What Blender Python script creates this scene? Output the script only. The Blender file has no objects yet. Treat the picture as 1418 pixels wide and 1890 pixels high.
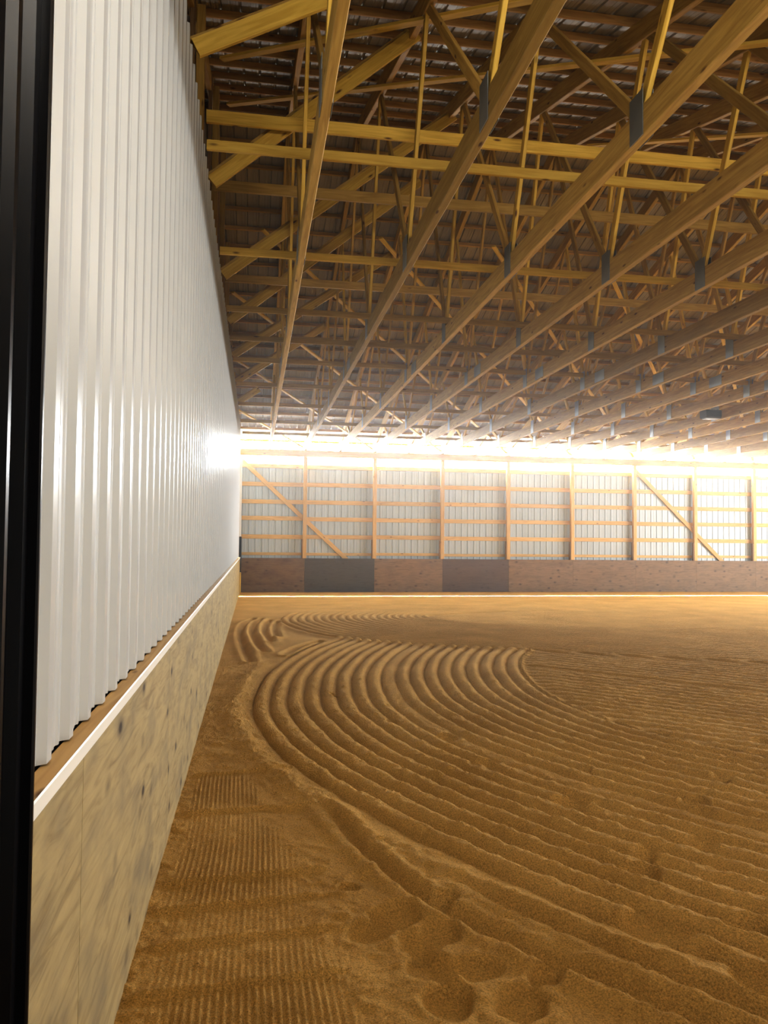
import bpy, math, random
import numpy as np
from mathutils import Vector, Matrix

random.seed(7)
RNG = np.random.default_rng(11)
scene = bpy.context.scene
COL = scene.collection

# ------------------------------------------------------------------ dimensions (metres)
FAR = 24.4            # inner face of the far side wall
NEAR = -3.0           # inner face of the near side wall
RIDGE = 10.7
EAVE, PITCH = 5.40, 0.28
RIGHT = 25.2
TRUSS0, TSTEP, NTRUSS = 1.01, 1.22, 20
POST0, PSTEP, NPOST = 2.235, 2.44, 10
CHORD_B, CHORD_T = 4.94, 5.18
KICK = 1.20

def roof_z(y):
    return EAVE + PITCH * (FAR - RIDGE) - PITCH * abs(y - RIDGE)

ORD = ['', 'first', 'second', 'third', 'fourth', 'fifth', 'sixth', 'seventh', 'eighth', 'ninth', 'tenth', 'eleventh',
       'twelfth', 'thirteenth', 'fourteenth', 'fifteenth', 'sixteenth', 'seventeenth', 'eighteenth', 'nineteenth',
       'twentieth', 'twenty-first', 'twenty-second', 'twenty-third', 'twenty-fourth', 'twenty-fifth']

# ------------------------------------------------------------------ materials
def new_mat(name):
    m = bpy.data.materials.new(name)
    m.use_nodes = True
    nt = m.node_tree
    b = nt.nodes['Principled BSDF']
    return m, nt, b

def node(nt, kind, **kw):
    n = nt.nodes.new(kind)
    for k, v in kw.items():
        if k in n.inputs.keys() if isinstance(k, str) else False:
            n.inputs[k].default_value = v
        else:
            setattr(n, k, v)
    return n

def ramp(nt, stops):
    r = nt.nodes.new('ShaderNodeValToRGB')
    e = r.color_ramp.elements
    while len(e) < len(stops):
        e.new(0.5)
    for el, (p, c) in zip(e, stops):
        el.position = p
        el.color = (*c, 1) if len(c) == 3 else c
    return r

def wood(name, dark, light, knot=(0.10, 0.04, 0.012), rough=0.6, var=0.25):
    m, nt, b = new_mat(name)
    L = nt.links.new
    tc = node(nt, 'ShaderNodeTexCoord')
    oi = node(nt, 'ShaderNodeObjectInfo')
    off = node(nt, 'ShaderNodeVectorMath', operation='SCALE')
    comb = node(nt, 'ShaderNodeCombineXYZ')
    L(oi.outputs['Random'], comb.inputs[0]); L(oi.outputs['Random'], comb.inputs[1])
    L(comb.outputs[0], off.inputs[0]); off.inputs['Scale'].default_value = 37.0
    add = node(nt, 'ShaderNodeVectorMath', operation='ADD')
    L(tc.outputs['Object'], add.inputs[0]); L(off.outputs[0], add.inputs[1])
    mp = node(nt, 'ShaderNodeMapping'); mp.inputs['Scale'].default_value = (1.0, 14, 14)
    L(add.outputs[0], mp.inputs[0])
    n1 = node(nt, 'ShaderNodeTexNoise'); n1.inputs['Scale'].default_value = 1.6; n1.inputs['Detail'].default_value = 5
    n1.inputs['Distortion'].default_value = 1.2
    L(mp.outputs[0], n1.inputs[0])
    r = ramp(nt, [(0.30, dark), (0.68, light)])
    L(n1.outputs[0], r.inputs[0])
    mp2 = node(nt, 'ShaderNodeMapping'); mp2.inputs['Scale'].default_value = (2.2, 7, 7)
    L(add.outputs[0], mp2.inputs[0])
    v = node(nt, 'ShaderNodeTexVoronoi'); v.inputs['Scale'].default_value = 1.0
    L(mp2.outputs[0], v.inputs[0])
    kr = ramp(nt, [(0.05, (1, 1, 1)), (0.13, (0, 0, 0))])
    L(v.outputs['Distance'], kr.inputs[0])
    mx = node(nt, 'ShaderNodeMixRGB'); mx.inputs[2].default_value = (*knot, 1)
    L(kr.outputs[0], mx.inputs[0]); L(r.outputs[0], mx.inputs[1])
    hv = node(nt, 'ShaderNodeHueSaturation')
    mr = node(nt, 'ShaderNodeMapRange'); mr.inputs[3].default_value = 1 - var; mr.inputs[4].default_value = 1 + var
    L(oi.outputs['Random'], mr.inputs[0]); L(mr.outputs[0], hv.inputs['Value'])
    L(mx.outputs[0], hv.inputs['Color'])
    L(hv.outputs[0], b.inputs['Base Color'])
    b.inputs['Roughness'].default_value = rough
    b.inputs['Specular IOR Level'].default_value = 0.25
    bp = node(nt, 'ShaderNodeBump'); bp.inputs['Strength'].default_value = 0.15; bp.inputs['Distance'].default_value = 0.004
    L(n1.outputs[0], bp.inputs['Height']); L(bp.outputs[0], b.inputs['Normal'])
    return m

def metal(name, color, rough, metallic=0.0, spec=0.5, noise=0.06, coat=0.0):
    m, nt, b = new_mat(name)
    L = nt.links.new
    tc = node(nt, 'ShaderNodeTexCoord')
    n1 = node(nt, 'ShaderNodeTexNoise'); n1.inputs['Scale'].default_value = 1.3; n1.inputs['Detail'].default_value = 4
    L(tc.outputs['Object'], n1.inputs[0])
    c0 = tuple(x * (1 - noise) for x in color); c1 = tuple(min(1, x * (1 + noise)) for x in color)
    r = ramp(nt, [(0.3, c0), (0.7, c1)])
    L(n1.outputs[0], r.inputs[0]); L(r.outputs[0], b.inputs['Base Color'])
    b.inputs['Roughness'].default_value = rough
    b.inputs['Metallic'].default_value = metallic
    b.inputs['Specular IOR Level'].default_value = spec
    b.inputs['Coat Weight'].default_value = coat
    b.inputs['Coat Roughness'].default_value = 0.12
    return m

def plywood(name, base, dark, stain, knot, stain_amt=0.5, axis=(1, 1, 1), nail=False):
    """plywood face: grain runs along the sheet's local X, oval knots, water stains."""
    m, nt, b = new_mat(name)
    L = nt.links.new
    tc = node(nt, 'ShaderNodeTexCoord'); oi = node(nt, 'ShaderNodeObjectInfo')
    comb = node(nt, 'ShaderNodeCombineXYZ')
    L(oi.outputs['Random'], comb.inputs[0]); L(oi.outputs['Random'], comb.inputs[2])
    off = node(nt, 'ShaderNodeVectorMath', operation='SCALE'); off.inputs['Scale'].default_value = 23.0
    L(comb.outputs[0], off.inputs[0])
    add = node(nt, 'ShaderNodeVectorMath', operation='ADD')
    L(tc.outputs['Object'], add.inputs[0]); L(off.outputs[0], add.inputs[1])
    mp = node(nt, 'ShaderNodeMapping'); mp.inputs['Scale'].default_value = (1.1, 9, 9); L(add.outputs[0], mp.inputs[0])
    n1 = node(nt, 'ShaderNodeTexNoise'); n1.inputs['Scale'].default_value = 1.8; n1.inputs['Detail'].default_value = 7
    n1.inputs['Roughness'].default_value = 0.62; n1.inputs['Distortion'].default_value = 1.6
    L(mp.outputs[0], n1.inputs[0])
    r = ramp(nt, [(0.28, dark), (0.5, base), (0.78, tuple(min(1, c * 1.22) for c in base))]); L(n1.outputs[0], r.inputs[0])
    # stains
    mp3 = node(nt, 'ShaderNodeMapping'); mp3.inputs['Scale'].default_value = (1.0, 1.0, 1.7); L(add.outputs[0], mp3.inputs[0])
    n2 = node(nt, 'ShaderNodeTexNoise'); n2.inputs['Scale'].default_value = 2.3; n2.inputs['Detail'].default_value = 6
    L(mp3.outputs[0], n2.inputs[0])
    sr = ramp(nt, [(0.48, (0, 0, 0)), (0.72, (stain_amt,) * 3)]); L(n2.outputs[0], sr.inputs[0])
    mx = node(nt, 'ShaderNodeMixRGB'); mx.inputs[2].default_value = (*stain, 1)
    L(sr.outputs[0], mx.inputs[0]); L(r.outputs[0], mx.inputs[1])
    # knots
    mp2 = node(nt, 'ShaderNodeMapping'); mp2.inputs['Scale'].default_value = (3.0, 5.0, 5.0); L(add.outputs[0], mp2.inputs[0])
    v = node(nt, 'ShaderNodeTexVoronoi'); v.inputs['Scale'].default_value = 1.0; L(mp2.outputs[0], v.inputs[0])
    v.inputs['Randomness'].default_value = 1.0
    kr = ramp(nt, [(0.075, (1, 1, 1)), (0.13, (0.45,) * 3), (0.26, (0, 0, 0))]); L(v.outputs['Distance'], kr.inputs[0])
    mk = node(nt, 'ShaderNodeMixRGB'); mk.inputs[2].default_value = (*knot, 1)
    L(kr.outputs[0], mk.inputs[0]); L(mx.outputs[0], mk.inputs[1])
    L(mk.outputs[0], b.inputs['Base Color'])
    b.inputs['Roughness'].default_value = 0.62
    b.inputs['Specular IOR Level'].default_value = 0.3
    bp = node(nt, 'ShaderNodeBump'); bp.inputs['Strength'].default_value = 0.2; bp.inputs['Distance'].default_value = 0.004
    L(n1.outputs[0], bp.inputs['Height']); L(bp.outputs[0], b.inputs['Normal'])
    return m

def sand_mat():
    m, nt, b = new_mat('arena_sand')
    L = nt.links.new
    tc = node(nt, 'ShaderNodeTexCoord')
    n1 = node(nt, 'ShaderNodeTexNoise'); n1.inputs['Scale'].default_value = 1.1; n1.inputs['Detail'].default_value = 6
    L(tc.outputs['Object'], n1.inputs[0])
    r = ramp(nt, [(0.3, SAND_A), (0.7, SAND_B)]); L(n1.outputs[0], r.inputs[0])
    n2 = node(nt, 'ShaderNodeTexNoise'); n2.inputs['Scale'].default_value = 120; n2.inputs['Detail'].default_value = 5
    n2.inputs['Roughness'].default_value = 0.75
    L(tc.outputs['Object'], n2.inputs[0])
    r2 = ramp(nt, [(0.34, (0.50, 0.45, 0.38)), (0.52, (1, 1, 1)), (0.70, (1.3, 1.28, 1.22))]); L(n2.outputs[0], r2.inputs[0])
    mx = node(nt, 'ShaderNodeMixRGB', blend_type='MULTIPLY'); mx.inputs[0].default_value = 1.0
    L(r.outputs[0], mx.inputs[1]); L(r2.outputs[0], mx.inputs[2])
    L(mx.outputs[0], b.inputs['Base Color'])
    b.inputs['Roughness'].default_value = 0.95
    b.inputs['Specular IOR Level'].default_value = 0.1
    n3 = node(nt, 'ShaderNodeTexNoise'); n3.inputs['Scale'].default_value = 75; n3.inputs['Detail'].default_value = 5
    n3.inputs['Roughness'].default_value = 0.7
    L(tc.outputs['Object'], n3.inputs[0])
    bp = node(nt, 'ShaderNodeBump'); bp.inputs['Strength'].default_value = 1.0; bp.inputs['Distance'].default_value = 0.05
    L(n3.outputs[0], bp.inputs['Height']); L(bp.outputs[0], b.inputs['Normal'])
    return m

def emit(name, color, strength):
    m, nt, b = new_mat(name)
    b.inputs['Base Color'].default_value = (0.9, 0.92, 0.95, 1)
    b.inputs['Emission Color'].default_value = (*color, 1)
    b.inputs['Emission Strength'].default_value = strength
    b.inputs['Roughness'].default_value = 0.4
    return m

FAR_GLOW, NEAR_GLOW, TRUSS_FILL_W, RIGHT_W, GLARE_HAZE = 68.0, 25.0, 140.0, 4000.0, 0.0030
SAND_A, SAND_B = (0.71, 0.395, 0.105), (0.89, 0.52, 0.155)
M = {}
M['truss'] = wood('truss_lumber', (0.33, 0.19, 0.040), (0.50, 0.315, 0.080))
M['gold'] = wood('bright_pine', (0.50, 0.30, 0.042), (0.70, 0.46, 0.09), var=0.15)
M['purlin'] = wood('purlin_lumber', (0.33, 0.175, 0.055), (0.50, 0.30, 0.10))
M['post'] = wood('post_lumber', (0.46, 0.265, 0.085), (0.62, 0.385, 0.15), var=0.10)
M['dark_wood'] = wood('treated_lumber', (0.16, 0.09, 0.04), (0.28, 0.17, 0.08))
M['steel_white'] = metal('white_liner_steel', (0.48, 0.483, 0.472), 0.27, 0.0, 0.26, 0.02)
M['steel_far'] = metal('pale_wall_steel', (0.39, 0.42, 0.415), 0.35, 0.0, 0.45, 0.03)
M['roof'] = metal('galvalume_roof_steel', (0.29, 0.255, 0.205), 0.5, 0.3, 0.5, 0.12)
M['plate'] = metal('galvanised_plate', (0.27, 0.29, 0.29), 0.5, 0.75, 0.5, 0.2)
M['black'] = metal('black_painted_steel', (0.003, 0.0025, 0.003), 0.3, 0.0, 0.22, 0.2)
M['trim'] = metal('white_trim', (0.80, 0.76, 0.68), 0.4, 0.0, 0.4, 0.02)
M['fixture'] = metal('dark_fixture', (0.035, 0.035, 0.038), 0.5, 0.0, 0.4, 0.1)
M['lens'] = metal('fixture_lens', (0.30, 0.30, 0.31), 0.3, 0.0, 0.5, 0.05)
M['ply_left'] = plywood('beige_plywood', (0.345, 0.258, 0.118), (0.215, 0.15, 0.062), (0.17, 0.135, 0.08), (0.04, 0.024, 0.012), 0.8)
M['ply_brown'] = plywood('brown_plywood', (0.12, 0.072, 0.036), (0.06, 0.034, 0.018), (0.05, 0.022, 0.013), (0.03, 0.016, 0.01), 0.7)
M['ply_tan'] = plywood('tan_brown_plywood', (0.165, 0.102, 0.052), (0.085, 0.050, 0.025), (0.09, 0.054, 0.028), (0.035, 0.02, 0.012), 0.5)
M['ply_black'] = plywood('black_stained_plywood', (0.040, 0.034, 0.030), (0.018, 0.015, 0.013), (0.045, 0.038, 0.034), (0.02, 0.016, 0.013), 0.6)
M['ply_plum'] = plywood('plum_brown_plywood', (0.068, 0.043, 0.032), (0.036, 0.022, 0.017), (0.062, 0.040, 0.032), (0.025, 0.015, 0.012), 0.6)
M['sand'] = sand_mat()
M['glow'] = emit('daylit_translucent_panel', (0.90, 0.96, 1.0), FAR_GLOW)
M['glow_near'] = emit('shaded_translucent_panel', (1.0, 0.97, 0.9), NEAR_GLOW)

# ------------------------------------------------------------------ mesh helpers
def obj_from(name, verts, faces, mat, parent=None, smooth=False):
    me = bpy.data.meshes.new(name)
    me.from_pydata([tuple(v) for v in verts], [], faces)
    me.materials.append(mat)
    if smooth:
        for p in me.polygons: p.use_smooth = True
    me.update()
    o = bpy.data.objects.new(name, me)
    COL.objects.link(o)
    if parent is not None: o.parent = parent
    return o

CUBE_F = [(0, 3, 2, 1), (4, 5, 6, 7), (0, 1, 5, 4), (1, 2, 6, 5), (2, 3, 7, 6), (3, 0, 4, 7)]

def box_geo(sx, sy, sz, ch=0.0):
    """box centred at the origin; ch > 0 chamfers the four long (X) edges"""
    x, y, z = sx / 2, sy / 2, sz / 2
    if ch <= 0:
        v = [(-x, -y, -z), (x, -y, -z), (x, y, -z), (-x, y, -z), (-x, -y, z), (x, -y, z), (x, y, z), (-x, y, z)]
        return v, list(CUBE_F)
    prof = [(-y + ch, -z), (y - ch, -z), (y, -z + ch), (y, z - ch), (y - ch, z), (-y + ch, z), (-y, z - ch), (-y, -z + ch)]
    v = [(-x, a, c) for a, c in prof] + [(x, a, c) for a, c in prof]
    f = [(i, i + 8, (i + 1) % 8 + 8, (i + 1) % 8) for i in range(8)]
    f = [tuple(reversed(q)) for q in f]
    f += [tuple(range(8)), tuple(reversed(range(8, 16)))]
    return v, f

def frame_matrix(p0, p1, up=(0, 0, 1)):
    p0, p1 = Vector(p0), Vector(p1)
    x = (p1 - p0).normalized()
    u = Vector(up)
    y = u.cross(x)
    if y.length < 1e-4: y = Vector((0, 1, 0)).cross(x)
    y.normalize()
    z = x.cross(y)
    return Matrix(((x.x, y.x, z.x), (x.y, y.y, z.y), (x.z, y.z, z.z))).to_4x4()

def board(name, p0, p1, t, w, mat, parent=None, up=(0, 0, 1), ch=0.004):
    """board between two end points: t across (local Y), w deep (local Z, towards up). Local X is the grain."""
    p0, p1 = Vector(p0), Vector(p1)
    L = (p1 - p0).length
    v, f = box_geo(L, t, w, ch)
    o = obj_from(name, v, f, mat, parent)
    mtx = frame_matrix(p0, p1, up)
    mtx.translation = (p0 + p1) / 2
    o.matrix_basis = mtx
    return o

def empty(name, loc):
    o = bpy.data.objects.new(name, None)
    COL.objects.link(o)
    o.location = loc
    o.empty_display_size = 0.2
    return o

def tag(o, label, cat, group=None, kind=None):
    o['label'] = label; o['category'] = cat
    if group: o['group'] = group
    if kind: o['kind'] = kind
    return o

def struct(o):
    o['kind'] = 'structure'
    return o

def copy_tree(src, loc):
    r = src.copy(); COL.objects.link(r); r.location = loc
    for ch in list(src.children):
        c = ch.copy(); COL.objects.link(c); c.parent = r
        for g in list(ch.children):
            d = g.copy(); COL.objects.link(d); d.parent = c
    return r

def ribbed(name, along, length, up0, up1, period, profile, mat, place, phase=0.0):
    """profiled steel sheet. profile: list of (offset within period, depth). place(a, h, d) -> xyz"""
    pts = []
    n = int(math.ceil(length / period)) + 1
    for k in range(n):
        for o, d in profile:
            a = k * period + o + phase
            if 0 <= a <= length: pts.append((a, d))
    if pts[0][0] > 1e-6: pts.insert(0, (0, pts[0][1]))
    if pts[-1][0] < length - 1e-6: pts.append((length, pts[-1][1]))
    v, f = [], []
    for a, d in pts:
        v.append(place(along + a, up0, d)); v.append(place(along + a, up1, d))
    for i in range(len(pts) - 1):
        f.append((2 * i, 2 * i + 2, 2 * i + 3, 2 * i + 1))
    return obj_from(name, v, f, mat)

# ------------------------------------------------------------------ noise for the sand
def vnoise(x, y, seed):
    xi = np.floor(x).astype(np.int64); yi = np.floor(y).astype(np.int64)
    fx = x - xi; fy = y - yi
    fx = fx * fx * (3 - 2 * fx); fy = fy * fy * (3 - 2 * fy)
    def h(a, b):
        n = (a * 374761393 + b * 668265263 + seed * 1442695041) & 0x7fffffff
        n = ((n ^ (n >> 13)) * 1274126177) & 0x7fffffff
        n = n ^ (n >> 16)
        return (n & 0xffff) / 65535.0
    return ((h(xi, yi) * (1 - fx) + h(xi + 1, yi) * fx) * (1 - fy) + (h(xi, yi + 1) * (1 - fx) + h(xi + 1, yi + 1) * fx) * fy) * 2 - 1

def fbm(x, y, seed, octs=4, gain=0.55):
    s = 0; a = 1.0; t = 0
    for i in range(octs):
        s = s + a * vnoise(x * 2 ** i, y * 2 ** i, seed + i * 17); t += a; a *= gain
    return s / t

def spline(pts, per=10):
    P = np.array(pts, float)
    P = np.vstack([2 * P[0] - P[1], P, 2 * P[-1] - P[-2]])
    out = []
    for i in range(1, len(P) - 2):
        p0, p1, p2, p3 = P[i - 1:i + 3]
        for t in np.linspace(0, 1, per, endpoint=False):
            out.append(0.5 * ((2 * p1) + (-p0 + p2) * t + (2 * p0 - 5 * p1 + 4 * p2 - p3) * t ** 2 + (-p0 + 3 * p1 - 3 * p2 + p3) * t ** 3))
    out.append(P[-2])
    return np.array(out)

def dist_poly(X, Y, C):
    d = np.full(X.shape, 1e9)
    for (ax, ay), (bx, by) in zip(C[:-1], C[1:]):
        vx, vy = bx - ax, by - ay
        L2 = vx * vx + vy * vy + 1e-12
        t = np.clip(((X - ax) * vx + (Y - ay) * vy) / L2, 0, 1)
        d = np.minimum(d, (X - ax - t * vx) ** 2 + (Y - ay - t * vy) ** 2)
    return np.sqrt(d)

def inside(X, Y, C):
    c = np.zeros(X.shape, bool)
    n = len(C)
    for i in range(n):
        x0, y0 = C[i]; x1, y1 = C[(i + 1) % n]
        if y0 == y1: continue
        cond = ((y0 > Y) != (y1 > Y)) & (X < (x1 - x0) * (Y - y0) / (y1 - y0) + x0)
        c ^= cond
    return c

def smooth(a, b, x):
    t = np.clip((x - a) / (b - a), 0, 1)
    return t * t * (3 - 2 * t)

def build_sand():
    def grid(segs):
        out = [segs[0][0]]
        for a, b, s in segs:
            n = max(1, int(round((b - a) / s)))
            out += list(np.linspace(a, b, n + 1)[1:])
        return np.array(out)
    gx = grid([(-0.4, -0.02, 0.10), (-0.02, 1.1, 0.008), (1.1, 3.2, 0.014), (3.2, 6.0, 0.022), (6.0, 11.0, 0.04), (11.0, 25.4, 0.10)])
    gy = grid([(-3.3, 0.0, 0.08), (0.0, 4.2, 0.012), (4.2, 8.0, 0.02), (8.0, 13.0, 0.03), (13.0, 20.0, 0.045), (20.0, 24.62, 0.05)])
    X, Y = np.meshgrid(gx, gy)
    wx = X + 0.014 * fbm(X * 3.1, Y * 3.1, 3, 3); wy = Y + 0.014 * fbm(X * 3.1, Y * 3.1, 9, 3)
    # guide lines of the harrow passes (ground plan, metres)
    outer = spline([(5.5, 16.5), (3.6, 14.2), (2.2, 12.2), (1.37, 10.46), (0.8, 8.5), (0.60, 7.0), (0.55, 5.93), (0.63, 5.06), (0.82, 4.05), (1.1, 3.22),
                    (1.4, 2.50), (1.68, 1.95), (1.97, 1.42), (2.25, 0.97), (2.48, 0.65), (2.75, 0.30), (4.6, -2.2), (6.0, -4.2)])
    inner = spline([(9.5, 15.0), (6.6, 12.0), (5.1, 9.9), (4.55, 8.75), (4.22, 7.56), (4.05, 6.4), (4.09, 5.55), (4.23, 4.80), (4.50, 4.11), (4.95, 3.40), (6.6, 1.2), (9.5, -2.6), (10.5, -4)])
    passedge = spline([(1.16, 14.75), (1.50, 13.3), (1.95, 12.3), (2.79, 11.40), (3.65, 10.80), (4.49, 10.38), (5.4, 10.0), (6.87, 9.22), (8.43, 8.40), (14, 5.6), (26, -0.5)])
    far_top = spline([(1.16, 14.75), (1.19, 15.83), (1.49, 16.95), (2.35, 18.3), (3.5, 19.3), (6.0, 20.3), (12, 21.3), (26, 22.6)])
    far_outer = np.vstack([passedge[::-1], far_top[1:]])
    far_inner = spline([(26, 5.0), (16, 9.8), (11.09, 12.44), (7.74, 13.25), (5.66, 14.25), (4.95, 15.0), (4.72, 15.7), (4.95, 16.3), (6.3, 16.9), (8.2, 17.4), (13, 18.3), (26, 20.3)])
    def prof(level, sharp=0.5):
        return np.abs(np.sin(np.pi * level)) ** sharp
    dO = dist_poly(wx, wy, outer); dI = dist_poly(wx, wy, inner)
    dP = dist_poly(wx, wy, passedge); dFO = dist_poly(wx, wy, far_outer); dFI = dist_poly(wx, wy, far_inner)
    inB = inside(X, Y, np.vstack([outer, [(30, -4.2), (30, 16.5)]]))
    inC = inside(X, Y, np.vstack([inner, [(30, -4), (30, 15)]]))
    inA = inside(X, Y, np.vstack([far_outer, [(30, 22.6), (30, -0.5)]]))
    inAI = inside(X, Y, np.vstack([far_inner, [(30, 20.3), (30, 5.0)]]))
    n_mid = fbm(X * 1.3, Y * 1.3, 21, 4); n_f = fbm(X * 9, Y * 9, 33, 4); n_ff = fbm(X * 28, Y * 28, 51, 3)
    # near pass
    amp = 0.074 * (1 + 0.25 * n_mid) * (1 + 0.30 * smooth(5.5, 1.5, Y))
    lvB = 18 * dO / (dO + dI + 1e-6)
    hB = amp * (prof(lvB) - 0.62)
    skip = np.abs(lvB - 8.5)              # one shallow row in the middle of the pass
    hB = hB * (1 - 0.55 * np.exp(-(skip / 0.55) ** 2))
    # straight rows inside the turn
    a = math.atan2(-0.72, 0.69)
    sC = (wx - 4.6) * -math.sin(a) + (wy - 8.6) * math.cos(a)
    hC = 0.042 * (prof(sC / 0.2) - 0.55)
    hC -= 0.035 * np.exp(-((sC + 0.05) / 0.06) ** 2) * (X > 4.6) * (sC > -1)
    hC -= 0.02 * np.exp(-((dI - 0.08) / 0.10) ** 2)
    hC += 0.02 * np.exp(-((dI - 0.02) / 0.05) ** 2)
    # far pass
    lvA = 19 * dFO / (dFO + dFI + 1e-6)
    arc = smooth(9, 3.5, X)
    hA = (0.040 + 0.040 * arc) * (prof(lvA) - 0.55)
    sA = (wy - 15.7) - (wx - 4.7) * 0.02
    hAI = 0.034 * (prof(sA / 0.21) - 0.55) - 0.03 * np.exp(-(dFI / 0.07) ** 2)
    hA = np.where(inAI, hAI, hA)
    # outside (track along the wall)
    hT = 0.014 * n_mid + 0.010 * fbm(X * 4, Y * 4, 77, 4)
    # fine packer ribs beside the wall
    rmask = smooth(0.10, 0.2, X) * smooth(1.12 - 0.13 * np.maximum(Y, 0), 0.88 - 0.13 * np.maximum(Y, 0), X) * smooth(3.75, 3.6, Y)
    bands = 0.55 + 0.45 * np.sin(Y * 4.3 + 0.9 * n_mid * 3)
    rib = 0.0068 * np.sin(2 * np.pi * (X + 0.012 * np.sin(Y * 2.1)) / 0.031)
    hT += rmask * rib * np.clip(bands + 0.5 * n_f, 0.25, 1)
    for y0 in (3.62, 2.74, 1.66, 1.35, 1.0, 0.62):
        yy = Y - y0 - 0.10 * (X - 0.1) + 0.03 * n_mid
        hT += 0.018 * np.exp(-(yy / 0.025) ** 2) * smooth(0.08, 0.16, X) * smooth(1.05, 0.85, X) - 0.006 * np.exp(-((yy + 0.05) / 0.04) ** 2) * smooth(1.05, 0.85, X)
    # windrow between the track and the harrowed area
    hT += 0.030 * np.exp(-((dO - 0.20) / 0.12) ** 2) * (Y < 9)
    # the two stray tine rows outside the pass
    for pts, y1 in (([(0.98, 2.95), (1.06, 2.70), (1.2, 2.09), (1.4, 1.42), (1.60, 1.05), (1.84, 0.67), (2.15, 0.28), (3.6, -1.6)], 2.9),
                    ([(1.62, 1.55), (1.80, 1.22), (1.98, 0.93), (2.14, 0.68), (2.35, 0.36), (3.9, -1.7)], 1.6)):
        d2 = dist_poly(wx, wy, spline(pts))
        k = smooth(y1 + 0.05, y1 - 0.45, Y)
        hT += k * (-0.050 * np.exp(-(d2 / 0.032) ** 2) + 0.028 * np.exp(-((d2 - 0.085) / 0.05) ** 2))
    # short curved scrapes near the wall
    for pts in ([(0.55, 15.6), (0.36, 14.6), (0.30, 13.2), (0.36, 11.4), (0.52, 9.2)], [(0.72, 15.6), (0.56, 14.5), (0.52, 13.2), (0.60, 11.6), (0.74, 10.2)],
                [(0.92, 15.3), (0.80, 14.2), (0.78, 13.0), (0.86, 11.6)], [(1.06, 14.8), (0.97, 13.6), (0.98, 12.2)],
                [(1.75, 11.6), (1.35, 10.9), (1.05, 9.9)], [(1.95, 11.3), (1.62, 10.7), (1.32, 9.8)]):
        C = spline(pts); d2 = dist_poly(wx, wy, C)
        hT += -0.055 * np.exp(-(d2 / 0.05) ** 2) + 0.022 * np.exp(-((d2 - 0.13) / 0.06) ** 2)
    # far strip beneath the far wall
    hFar = 0.010 * (prof(wy / 0.24) - 0.5) + 0.01 * n_mid
    hT = np.where(Y > 17.5, hFar, hT)
    H = np.where(inB, np.where(inC, hC, hB), hT)
    H = np.where(inA, hA, H)
    # furrow and lip where the far pass cuts the near pass
    H += 0.035 * np.exp(-((dP - 0.10) / 0.09) ** 2) * (~inA) - 0.030 * np.exp(-(dP / 0.06) ** 2)
    H -= 0.022 * np.exp(-(dO / 0.035) ** 2) * (~inA)
    # hoof and boot prints: oval bowls with a raised rim, raked rows wiped out inside
    prints = [(2.35, 4.49, .10, .13), (2.45, 3.59, .10, .12), (2.77, 2.55, .11, .12), (4.18, 2.95, .07, .09), (3.64, 2.45, .10, .08), (3.29, 1.76, .08, .09),
              (2.86, 1.66, .10, .07), (2.69, 1.42, .11, .08), (2.42, .84, .13, .11), (2.55, .77, .09, .09), (5.23, 3.98, .07, .09), (2.89, .76, .10, .07),
              (2.66, .28, .14, .12), (1.26, 1.14, .12, .12), (1.32, .87, .11, .10), (1.11, 1.0, .10, .10), (1.34, .66, .12, .10), (1.81, .53, .10, .07),
              (1.63, .35, .12, .12), (1.54, 1.27, .07, .06), (1.07, 1.47, .06, .05), (1.45, .95, .11, .10), (1.52, .62, .12, .10), (1.35, .40, .12, .10),
              (3.9, 3.5, .06, .07), (1.95, 5.2, .05, .09), (1.5, 6.6, .05, .10), (2.05, 5.9, .05, .06), (2.2, 4.9, .05, .07), (3.2, 3.3, .05, .05)]
    for i, (px, py, rx, ry) in enumerate(prints):
        ca, sa = math.cos(i * 1.7), math.sin(i * 1.7)
        if rx < 0.09: ca, sa = 1, 0
        dx, dy = X - px, Y - py
        u, w = (ca * dx + sa * dy) / rx, (-sa * dx + ca * dy) / ry
        r = np.sqrt(u * u + w * w) + 0.22 * fbm(X * 9, Y * 9, 300 + i, 3)
        m = smooth(1.15, 0.82, r)
        H = H * (1 - m) + m * (-0.050 - 0.014 * u + 0.018 * r * r + 0.004 * n_f)
        H += 0.008 * np.exp(-((r - 1.3) / 0.22) ** 2) * (0.6 + 0.8 * n_mid)
    # crumbly grain
    rm_ = np.where(inB | inA, 0, rmask)
    H += (0.007 * n_f + 0.0060 * n_ff) * smooth(14, 6, Y) * (1 - 0.75 * rm_) + 0.004 * n_f * (1 - 0.6 * rm_)
    crest = smooth(-0.02, 0.03, H)
    H += crest * (0.010 * fbm(X * 17, Y * 17, 91, 3) + 0.005 * n_ff) * smooth(12, 5, Y)
    H += 0.03 * smooth(23.6, 24.4, Y)
    me = bpy.data.meshes.new('floor')
    ny, nx = X.shape
    co = np.empty((ny * nx, 3), np.float32)
    co[:, 0] = X.ravel(); co[:, 1] = Y.ravel(); co[:, 2] = H.ravel()
    me.vertices.add(ny * nx); me.vertices.foreach_set('co', co.ravel())
    idx = np.arange(ny * nx, dtype=np.int32).reshape(ny, nx)
    q = np.stack([idx[:-1, :-1], idx[:-1, 1:], idx[1:, 1:], idx[1:, :-1]], -1).reshape(-1, 4)
    nq = len(q)
    me.loops.add(nq * 4); me.loops.foreach_set('vertex_index', q.ravel())
    me.polygons.add(nq); me.polygons.foreach_set('loop_start', np.arange(0, nq * 4, 4, dtype=np.int32))
    me.polygons.foreach_set('use_smooth', np.ones(nq, bool))
    me.update(calc_edges=True)
    me.materials.append(M['sand'])
    o = bpy.data.objects.new('floor', me); COL.objects.link(o)
    return struct(o)

build_sand()

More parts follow.
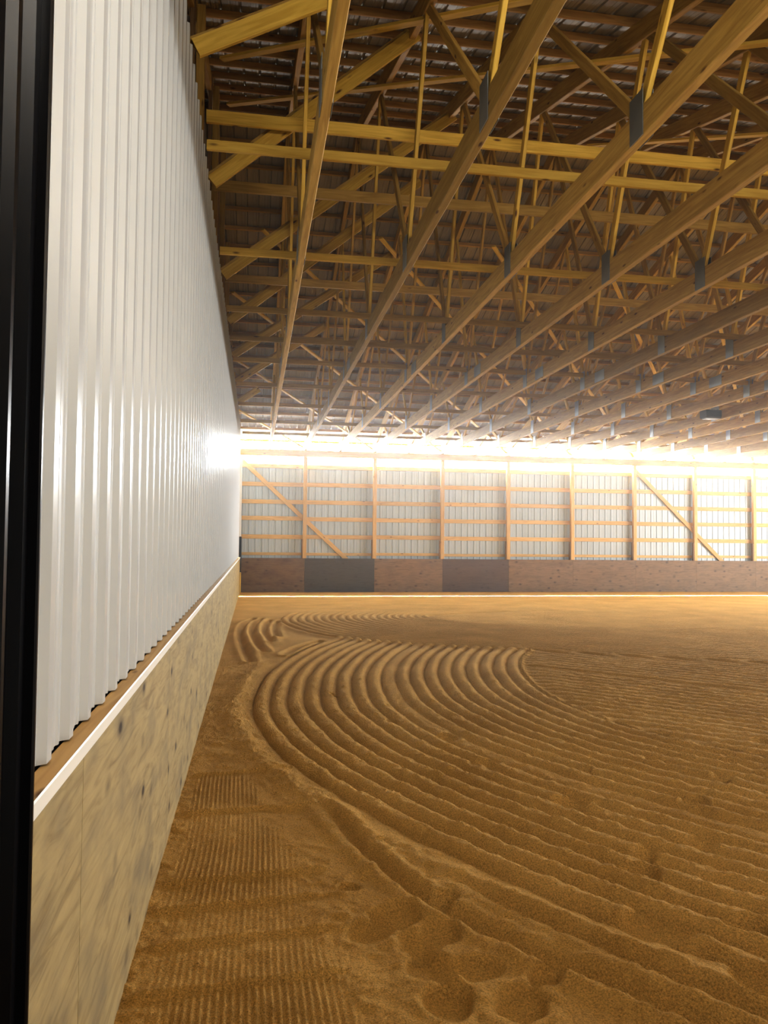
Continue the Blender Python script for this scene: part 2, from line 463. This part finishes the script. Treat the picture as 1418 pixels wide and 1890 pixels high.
# ------------------------------------------------------------------ white liner wall, plywood kickboards (left)
LINER_T = 5.69
RIBL = [(0.0, 0), (0.055, 0), (0.062, .005), (0.075, .005), (0.082, 0), (0.115, 0), (0.122, .005), (0.135, .005), (0.142, 0), (0.165, 0), (0.182, .024), (0.232, .024), (0.249, 0)]
w = ribbed('wall_left', NEAR, FAR + 0.02 - NEAR, KICK + 0.035, LINER_T, 0.26, RIBL, M['steel_white'], lambda a, h, d: (d - 0.012, a, h))
struct(w)
# dark gable sheathing above and behind the liner
gv = [(-0.40, NEAR - .2, 0), (-0.40, FAR + .3, 0), (-0.40, FAR + .3, roof_z(FAR + .3)), (-0.40, RIDGE, roof_z(RIDGE)), (-0.40, NEAR - .2, roof_z(NEAR - .2))]
struct(obj_from('wall_left', gv, [(0, 1, 2, 3, 4)], M['roof']))
# dark board added for the shaded gap behind the liner's top edge
struct(board('trim_1', (-0.045, NEAR, LINER_T + .0), (-0.045, FAR, LINER_T + .0), 0.03, 0.05, M['dark_wood']))
# wood ledge and white cap on the plywood
struct(board('trim_2', (0.024, NEAR + 0.02, KICK + 0.018), (0.024, FAR - 0.16, KICK + 0.018), 0.066, 0.020, M['post']))
struct(board('trim_3', (0.061, NEAR + 0.02, KICK + 0.012), (0.061, FAR - 0.16, KICK + 0.012), 0.008, 0.045, M['trim']))

n = 0
y1 = FAR - 0.22
k = 0
while y1 > NEAR + 0.1:
    y0 = max(NEAR + 0.03, y1 - 2.44)
    k += 1
    v, f = box_geo(y1 - y0 - 0.004, 0.05, KICK + 0.13)
    o = obj_from('plywood_kickboard', v, f, M['ply_left'])
    o.rotation_euler = (0, 0, math.pi / 2)
    o.location = (0.030, (y0 + y1) / 2, (KICK + 0.13) / 2 - 0.14)
    tag(o, 'beige plywood kickboard under the white wall, %s from the far corner' % ORD[k], 'plywood sheet', 'beige kickboard sheets under the white ribbed wall')
    y1 = y0

# far corner: white corner board, black board and wood stub
o = board('corner_board', (0.045, FAR - 0.13, 1.93), (0.045, FAR - 0.13, 4.62), 0.03, 0.07, M['trim'], up=(1, 0, 0)); tag(o, 'narrow pale corner board where the white ribbed wall meets the far wall', 'trim board', kind='thing')
o = empty('black_corner_guard', (0.06, FAR - 0.16, 0.72)); tag(o, 'narrow black upright guard in the far corner beside the dark brown kickboard', 'corner guard')
g = board('guard_panel', (0.0, 0.0, 0.0), (0.0, 0.0, 1.20), 0.03, 0.085, M['black'], o, up=(1, 0, 0))
board('guard_rib', (0.02, -0.02, 0.0), (0.02, -0.02, 1.20), 0.012, 0.016, M['black'], o, up=(1, 0, 0))
o = board('corner_stud', (0.065, FAR - 0.17, -0.05), (0.065, FAR - 0.17, 0.71), 0.05, 0.07, M['gold'], up=(1, 0, 0)); tag(o, 'short light wood stud below the black guard in the far corner', 'stud')

# ------------------------------------------------------------------ far side wall
CLAD = FAR + 0.2245
RIBF = [(0.0, 0), (0.06, 0), (0.066, .004), (0.078, .004), (0.084, 0), (0.12, 0), (0.126, .004), (0.138, .004), (0.144, 0), (0.178, 0), (0.190, .020), (0.206, .020), (0.218, 0)]
struct(ribbed('wall_far', -0.35, RIGHT + 0.55, 0.0, 4.46, 0.2286, RIBF, M['steel_far'], lambda a, h, d: (a, CLAD + d, h)))
# daylit translucent eave panels (one below, one above the header beam)
def sheet(name, x0, x1, y, z0, z1, mat):
    return obj_from(name, [(x0, y, z0), (x1, y, z0), (x1, y, z1), (x0, y, z1)], [(0, 1, 2, 3)], mat)
struct(sheet('window_1', -0.35, RIGHT + .2, CLAD, 4.46, 5.36, M['glow']))

# plywood along the far wall
mats = [('ply_brown', 'dark brown plywood kickboard with reddish stains in the far corner beside the white wall'),
        ('ply_black', 'black stained plywood kickboard on the far wall, second sheet from the corner'),
        ('ply_tan', 'brown plywood kickboard between the black and the plum brown sheets on the far wall'),
        ('ply_plum', 'plum brown plywood kickboard on the far wall, fourth sheet from the corner')]
xs = [0.09, POST0] + [POST0 + PSTEP * i for i in range(1, NPOST)] + [RIGHT]
for i in range(len(xs) - 1):
    a, b_ = xs[i], xs[i + 1]
    key, lab = mats[i] if i < 4 else ('ply_tan', 'knotty brown kickboard sheet on the far wall, %s from the corner' % ORD[i + 1])
    v, f = box_geo(b_ - a - 0.004, 0.022, KICK - 0.03 + 0.08)
    o = obj_from('plywood_kickboard', v, f, M[key])
    o.location = ((a + b_) / 2, FAR - 0.012, (KICK - 0.03 - 0.08) / 2 + 0.03)
    tag(o, lab, 'plywood sheet', 'dark kickboard sheets along the far wall')

for i in range(NPOST):
    x = POST0 + PSTEP * i
    o = empty('wall_post', (x, FAR + 0.07, 0))
    board('post_shaft', (0, 0, -0.05), (0, 0, 4.705), 0.125, 0.135, M['post'], o, up=(0, 1, 0))
    board('post_head', (0, 0, 4.945), (0, 0, 5.20), 0.10, 0.10, M['post'], o, up=(0, 1, 0))
    board('splice_board', (-0.083, 0.005, 1.15), (-0.083, 0.005, 1.86), 0.12, 0.038, M['dark_wood'], o, up=(1, 0, 0))
    tag(o, 'light wood post on the far wall, %s from the white wall' % ORD[i + 1], 'post', 'posts of the far wall', 'thing')

ROWS = [1.345, 1.94, 2.56, 3.15, 3.75, 4.38]
RN = ['lowest', 'second lowest', 'third lowest', 'third highest', 'second highest', 'topmost']
bx = [-0.02] + [POST0 + PSTEP * i for i in range(NPOST)] + [RIGHT]
for r, z in enumerate(ROWS):
    hgt = 0.10 if r == 0 else 0.145
    for i in range(len(bx) - 1):
        dz = random.uniform(-0.012, 0.012)
        o = board('wall_girt', (bx[i] + 0.005, FAR + 0.205, z + dz), (bx[i + 1] - 0.005, FAR + 0.205, z + dz), 0.04, hgt, M['post'])
        if i == 0: where = 'between the white wall and the first post'
        elif i == len(bx) - 2: where = 'beyond the last post'
        else: where = 'between the %s and %s posts' % (ORD[i], ORD[i + 1])
        tag(o, '%s horizontal girt on the far wall %s' % (RN[r], where), 'girt', 'horizontal girts of the far wall', 'thing')

for (xa, za, xb, zb, lab) in ((0.03, 4.58, 3.72, 1.16, 'long diagonal wind brace across the first two bays of the far wall'),
                              (POST0 + PSTEP * 5 + 0.08, 4.55, 18.05, 1.16, 'long diagonal wind brace crossing the seventh post of the far wall')):
    o = board('diagonal_brace', (xa, FAR + 0.1554, za), (xb, FAR + 0.1554, zb), 0.036, 0.145, M['post'])
    tag(o, lab, 'brace', 'diagonal braces on the far wall')

o = board('header_beam', (-0.2, FAR + 0.085, 4.825), (RIGHT, FAR + 0.085, 4.825), 0.16, 0.23, M['truss'])
tag(o, 'long horizontal header beam crossing the bright light band of the far wall', 'beam', None, 'thing')
o = board('eave_board', (-0.3, FAR + 0.195, 5.255), (RIGHT, FAR + 0.195, 5.255), 0.04, 0.07, M['gold'])
tag(o, 'thin eave board along the top of the bright light band', 'board', None, 'thing')

# ------------------------------------------------------------------ near side wall (behind the camera) and right end wall
struct(ribbed('wall_near', -0.35, 2.6 + 0.35, 0.0, 4.46, 0.2286, RIBF, M['steel_far'], lambda a, h, d: (a, NEAR - 0.22 - d, h)))
struct(ribbed('wall_near', 8.2, RIGHT + 0.2 - 8.2, 0.0, 4.46, 0.2286, RIBF, M['steel_far'], lambda a, h, d: (a, NEAR - 0.22 - d, h)))
struct(sheet('window_2', RIGHT + .2, -0.35, NEAR - 0.22, 4.46, 5.36, M['glow_near']))
struct(board('trim_4', (-0.2, NEAR - 0.1, 4.82), (RIGHT, NEAR - 0.1, 4.82), 0.16, 0.23, M['truss']))
struct(ribbed('wall_right', NEAR - 0.3, FAR - NEAR + 0.6, 0.0, 8.0, 0.2286, RIBF, M['steel_far'], lambda a, h, d: (RIGHT + 0.15 + d, a, h)))
gv = [(RIGHT + .2, NEAR - .3, 4), (RIGHT + .2, FAR + .3, 4), (RIGHT + .2, FAR + .3, roof_z(FAR + .3)), (RIGHT + .2, RIDGE, roof_z(RIDGE)), (RIGHT + .2, NEAR - .3, roof_z(NEAR - .3))]
struct(obj_from('wall_right', gv, [(4, 3, 2, 1, 0)], M['roof']))

# black door panel against the white wall, close to the camera
o = empty('black_door_panel', (0.0, 0.0, 0.0))
tag(o, 'tall black ribbed steel door panel standing against the near end of the white wall', 'door panel')
PY1 = -1.03
pv = []
prof = [(-1.75, .075), (PY1 - .62, .075), (PY1 - .60, .105), (PY1 - .57, .105), (PY1 - .55, .075), (PY1 - .30, .075), (PY1 - .285, .10), (PY1 - .26, .10), (PY1 - .245, .075),
        (PY1 - .15, .075), (PY1 - .138, .095), (PY1 - .12, .095), (PY1 - .108, .075), (PY1 - .045, .075), (PY1 - .035, .098), (PY1, .098), (PY1, .064)]
prof = [(NEAR + .05, .075)] + prof[1:]
ns = len(prof)
for (yy, xx) in prof: pv += [(xx, yy, -0.05), (xx, yy, 4.9)]
obj_from('panel_skin', pv, [(2 * i, 2 * i + 2, 2 * i + 3, 2 * i + 1) for i in range(ns - 1)], M['black'], o)
board('edge_trim', (0.095, PY1 + 0.008, -0.05), (0.095, PY1 + 0.008, 4.9), 0.016, 0.05, M['black'], o, up=(1, 0, 0))

# ------------------------------------------------------------------ roof
RIBR = [(0.0, 0), (0.07, 0), (0.075, .004), (0.09, .004), (0.095, 0), (0.13, 0), (0.135, .004), (0.15, .004), (0.155, 0), (0.178, 0), (0.190, .020), (0.206, .020), (0.218, 0)]
def roof_far(a, h, d): return (a, FAR + 0.35 if h == 0 else RIDGE, (roof_z(FAR + 0.35) if h == 0 else roof_z(RIDGE)) + d)
def roof_near(a, h, d): return (a, NEAR - 0.35 if h == 0 else RIDGE, (roof_z(NEAR - 0.35) if h == 0 else roof_z(RIDGE)) + d)
struct(ribbed('ceiling', -0.6, RIGHT + 1.0, 0, 1, 0.2286, RIBR, M['roof'], roof_far))
struct(ribbed('ceiling', -0.6, RIGHT + 1.0, 0, 1, 0.2286, RIBR, M['roof'], roof_near))
c_ = 1 / math.hypot(1, PITCH)
for side, nm in ((1, 'far'), (-1, 'near')):
    for i in range(23):
        dist = 0.10 + 0.61 * i
        y = RIDGE + side * dist * c_
        z = roof_z(y) - 0.047
        o = board('roof_purlin', (-0.39, y, z), (RIGHT + .1, y, z), 0.038, 0.089, M['purlin'], up=(0, side * PITCH * c_, c_))
        tag(o, 'long roof purlin under the %s slope, %s down from the ridge' % (nm, ORD[i + 1]), 'purlin', 'purlins under the %s roof slope' % nm)

# ------------------------------------------------------------------ trusses
TT = 0.076
def zt(y, d=0.095):   # underside of purlins
    return roof_z(y) - d
def make_truss():
    root = empty('roof_truss', (0, 0, 0))
    board('bottom_chord', (0, NEAR - 0.05, (CHORD_B + CHORD_T) / 2), (0, FAR + 0.16, (CHORD_B + CHORD_T) / 2), TT, CHORD_T - CHORD_B, M['truss'], root, ch=0.006)
    up = 0.118
    board('top_chord', (0, RIDGE, zt(RIDGE) - up), (0, FAR + 0.16, zt(FAR + 0.16) - up), TT, 0.235, M['truss'], root, ch=0.006)
    board('top_chord', (0, RIDGE, zt(RIDGE) - up), (0, NEAR - 0.16, zt(NEAR - 0.16) - up), TT, 0.235, M['truss'], root, ch=0.006)
    for s in (-1, 1):
        for k in range(4):
            b = 1.57 + 3.14 * k
            yb = RIDGE + s * b
            for toff in ((b + 0.95), (b - 2.19 if k else 0.0)):
                yt = RIDGE + s * toff
                if abs(toff) > 13.2: continue
                ztop = zt(yt) - 0.16
                if ztop - CHORD_T < 0.15: continue
                board('web', (0, yb, CHORD_T - 0.05), (0, yt, ztop), 0.040, 0.10, M['gold' if toff > b else 'truss'], root, up=(0, 1, 0))  # outer webs get the brighter wood: near-side light put into their colour
            v, f = box_geo(0.005, 0.21, 0.36)
            for sx in (-1, 1):
                p = obj_from('gusset_plate', v, f, M['plate'], root); p.location = (sx * (TT / 2 + 0.004), yb - 0.02, CHORD_T - 0.06)
    for yy in (RIDGE + 0.75,):
        v, f = box_geo(0.005, 0.42, 0.20)
        for sx in (-1, 1):
            p = obj_from('splice_plate', v, f, M['plate'], root); p.location = (sx * (TT / 2 + 0.004), yy, (CHORD_B + CHORD_T) / 2)
    board('heel_block', (0, FAR + 0.05, CHORD_T), (0, FAR + 0.05, zt(FAR) - 0.2), 0.045, 0.09, M['truss'], root, up=(0, 1, 0))
    return root

proto = make_truss()
for i in range(NTRUSS):
    loc = (TRUSS0 + TSTEP * i, 0, 0)
    o = proto if i == 0 else copy_tree(proto, loc)
    o.location = loc
    tag(o, 'wooden roof truss running from near wall to far wall, %s from the white wall' % ORD[i + 1], 'roof truss', 'roof trusses in a row')

# gable truss and its columns behind the white wall
gt = empty('gable_truss', (-0.21, 0, 0))
tag(gt, 'gable end truss with upright columns rising behind the white ribbed wall', 'roof truss')
board('bottom_chord', (0, NEAR, 5.06), (0, FAR + .1, 5.06), 0.07, 0.235, M['truss'], gt)
board('top_chord', (0, RIDGE, zt(RIDGE) - .118), (0, FAR + .1, zt(FAR + .1) - .118), 0.07, 0.235, M['truss'], gt)
board('top_chord', (0, RIDGE, zt(RIDGE) - .118), (0, NEAR - .1, zt(NEAR - .1) - .118), 0.07, 0.235, M['truss'], gt)
KB = [3.5, 5.85, 8.9, 11.4, 14.0, 16.8, 19.7]
for y in [-0.5, 1.5] + KB + [22.3]:
    if zt(y) - 5.3 > 0.3:
        board('column', (0.085, y + 0.16, 4.6), (0.085, y + 0.16, zt(y) - 0.05), 0.09, 0.14, M['truss'], gt, up=(0, 1, 0))
        board('column', (0.02, y - 0.14, 4.6), (0.02, y - 0.14, zt(y) - 0.05), 0.05, 0.13, M['dark_wood'], gt, up=(0, 1, 0))

# diagonal knee braces from the columns up to the trusses
KE = [(2.23, 6.88), (2.23, 7.62), (3.45, 8.45), (3.45, 8.55), (3.45, 8.15), (2.23, 7.25), (0.55, 6.10)]
for i, (y, (xe, ze)) in enumerate(zip(KB, KE)):
    p0, p1 = Vector((0.03, y, LINER_T + 0.02)), Vector((xe + .05, y, ze))
    o = empty('knee_brace', (0.03, y, LINER_T))
    ax = (p1 - p0)
    a = board('brace_plank', p0 - o.location, p1 - o.location, 0.04, 0.15, M['gold'], o)
    nrm = Vector((-ax.z, 0, ax.x)).normalized()
    board('stiffener', p0 - o.location + Vector((0, .045, 0)) + nrm * 0.075, p1 - o.location + Vector((0, .045, 0)) + nrm * 0.075, 0.04, 0.09, M['truss'], o)
    tag(o, 'sloping knee brace rising from the top of the white wall, %s from the camera' % ORD[i + 1], 'brace', 'knee braces above the white wall')

# laterals across the bottom chords
for i, y in enumerate([4.07, 6.57, 8.9, 10.6, 12.2, 14.55, 17.1, 20.0, 22.5]):
    o = board('lateral_brace', (0.09, y, CHORD_T + 0.047), (RIGHT - .2, y, CHORD_T + 0.047), 0.038, 0.089, M['gold' if i < 2 else 'truss'])
    tag(o, 'long lateral brace resting on the bottom chords, %s from the camera' % ORD[i + 1], 'brace', 'lateral braces on the bottom chords')
for i, y in enumerate([5.70, 7.35, 10.95, 14.9]):
    z = 6.35
    o = board('web_stringer', (-0.03, y, z), (RIGHT - .2, y, z), 0.04, 0.14, M['gold' if i == 0 else 'truss'])
    tag(o, 'wide stringer plank nailed across the truss webs above the laterals, %s from the camera' % ORD[i + 1], 'stringer', 'stringers across the truss webs')

# diagonal braces under the far slope, one from the head of each post
for i in range(NPOST):
    xp = POST0 + PSTEP * i
    run = min(11.2, (xp + 0.05) / 0.80)
    p1 = Vector((xp - 0.10, FAR - 0.02, 5.03)); p0 = Vector((xp - 0.80 * run, FAR - run, roof_z(FAR - run) - 0.40))
    o = board('slope_brace', p0, p1, 0.09, 0.038, M['gold'])
    tag(o, 'diagonal brace slanting under the far roof slope to the head of the %s post' % ORD[i + 1], 'brace', 'diagonal braces under the far slope')
for i, (xa, ya, xb, yb) in enumerate(((0.05, 9.2, 7.2, 3.6), (0.05, 7.1, 4.6, 3.0), (6.0, 9.6, 13.0, 4.0), (12.0, 9.6, 19.0, 4.0))):
    o = board('slope_brace', (xa, ya, roof_z(ya) - .38), (xb, yb, roof_z(yb) - .38), 0.09, 0.038, M['gold'])
    tag(o, ['thin diagonal brace under the near slope starting at the gable columns', 'short thin diagonal brace under the near slope closest to the white wall',
            'thin diagonal brace under the near slope, in the middle of the roof', 'thin diagonal brace under the near slope, farthest from the white wall'][i], 'brace', 'diagonal braces under the near slope')

# dark fixtures hanging among the trusses
def flood(loc, rz, lab):
    o = empty('flood_light', loc); o.rotation_euler = (0, 0, rz)
    v, f = box_geo(0.52, 0.30, 0.20, 0.03)
    obj_from('housing', v, f, M['fixture'], o).location = (0, 0, -0.18)
    v, f = box_geo(0.44, 0.22, 0.02, 0.008)
    obj_from('lens', v, f, M['lens'], o).location = (0, 0, -0.29)
    board('bracket', (0.13, 0, -0.1), (0.13, 0, 0.12), 0.05, 0.05, M['plate'], o, up=(0, 1, 0))
    tag(o, lab, 'light fixture', 'dark light fixtures under the trusses')

LIGHTS = [((TRUSS0 + TSTEP * 9 - 0.19, 15.2, 5.25), 0, 'dark box-shaped light fixture hanging beside a bottom chord among the trusses')]
for a in LIGHTS: flood(*a)

# ------------------------------------------------------------------ light
def area(name, loc, rot, sx, sy, power, color, spread=180):
    l = bpy.data.lights.new(name, 'AREA'); l.shape = 'RECTANGLE'; l.size = sx; l.size_y = sy
    l.energy = power; l.color = color; l.spread = math.radians(spread)
    o = bpy.data.objects.new(name, l); COL.objects.link(o); o.location = loc; o.rotation_euler = rot
    return o
# unseen opening left in the near wall, beside the camera
# added lamp outside it, tilted up to brighten the trusses only
area('truss_fill', (5.4, NEAR - 1.0, 0.15), (math.radians(150), 0, 0), 5.4, 2.0, TRUSS_FILL_W, (1.0, 0.92, 0.78))
# added fill lamp before the closed right end wall, brightens liner and sand
area('right_end_fill', (RIGHT - 0.1, 13.0, 2.6), (math.radians(90), 0, math.radians(90)), 14.0, 4.2, RIGHT_W, (0.94, 0.97, 1.0))
# sun slipping through the eave gap, laying a thin line of light on the sand before the far wall
area('sun_slit', (12.5, FAR - 0.35, 4.7), (math.radians(-14), 0, 0), 25.0, 0.06, 900, (1.0, 0.93, 0.75), 3)

w = bpy.data.worlds.new('arena_air'); scene.world = w; w.use_nodes = True
nt = w.node_tree
nt.nodes['Background'].inputs['Color'].default_value = (0.6, 0.65, 0.7, 1)
nt.nodes['Background'].inputs['Strength'].default_value = 0.3
if GLARE_HAZE:
    vs = nt.nodes.new('ShaderNodeVolumeScatter'); vs.inputs['Density'].default_value = GLARE_HAZE; vs.inputs['Anisotropy'].default_value = 0.86  # scattering haze added to imitate lens glare around the light band
    vs.inputs['Color'].default_value = (1, 0.97, 0.94, 1)
    nt.links.new(vs.outputs[0], nt.nodes['World Output'].inputs['Volume'])

# ------------------------------------------------------------------ camera
cam = bpy.data.cameras.new('camera'); co = bpy.data.objects.new('camera', cam); COL.objects.link(co)
cam.sensor_fit = 'VERTICAL'; cam.sensor_height = 36.0; cam.sensor_width = 27.0; cam.lens = 1446.29 / 1890 * 36
cam.clip_start = 0.05; cam.clip_end = 200
r = Vector((0.9867304, -0.16206646, 0.00987864)); u = Vector((-0.01560106, -0.03407453, 0.99929752)); fwd = Vector((0.161616, 0.98619135, 0.03615079))
m = Matrix(((r.x, u.x, -fwd.x), (r.y, u.y, -fwd.y), (r.z, u.z, -fwd.z))).to_4x4()
m.translation = (0.55457, -2.71863, 1.84276)
co.matrix_world = m
scene.camera = co

vs_ = scene.view_settings
vs_.view_transform = 'Standard'; vs_.look = 'None'
for lk in ('Medium High Contrast', 'Standard - Medium High Contrast'):
    try:
        vs_.look = lk
        break
    except TypeError as e:
        print('LOOK', e)
vs_.exposure = 0.12; vs_.gamma = 1.0
scene.cycles.use_denoising = True
scene.cycles.max_bounces = 4
scene.cycles.diffuse_bounces = 3
scene.cycles.glossy_bounces = 2
scene.cycles.use_adaptive_sampling = True
scene.cycles.adaptive_threshold = 0.05
scene.cycles.use_light_tree = False
scene.cycles.caustics_reflective = False
scene.cycles.caustics_refractive = False
scene.cycles.adaptive_min_samples = 16
scene.cycles.sample_clamp_indirect = 6.0
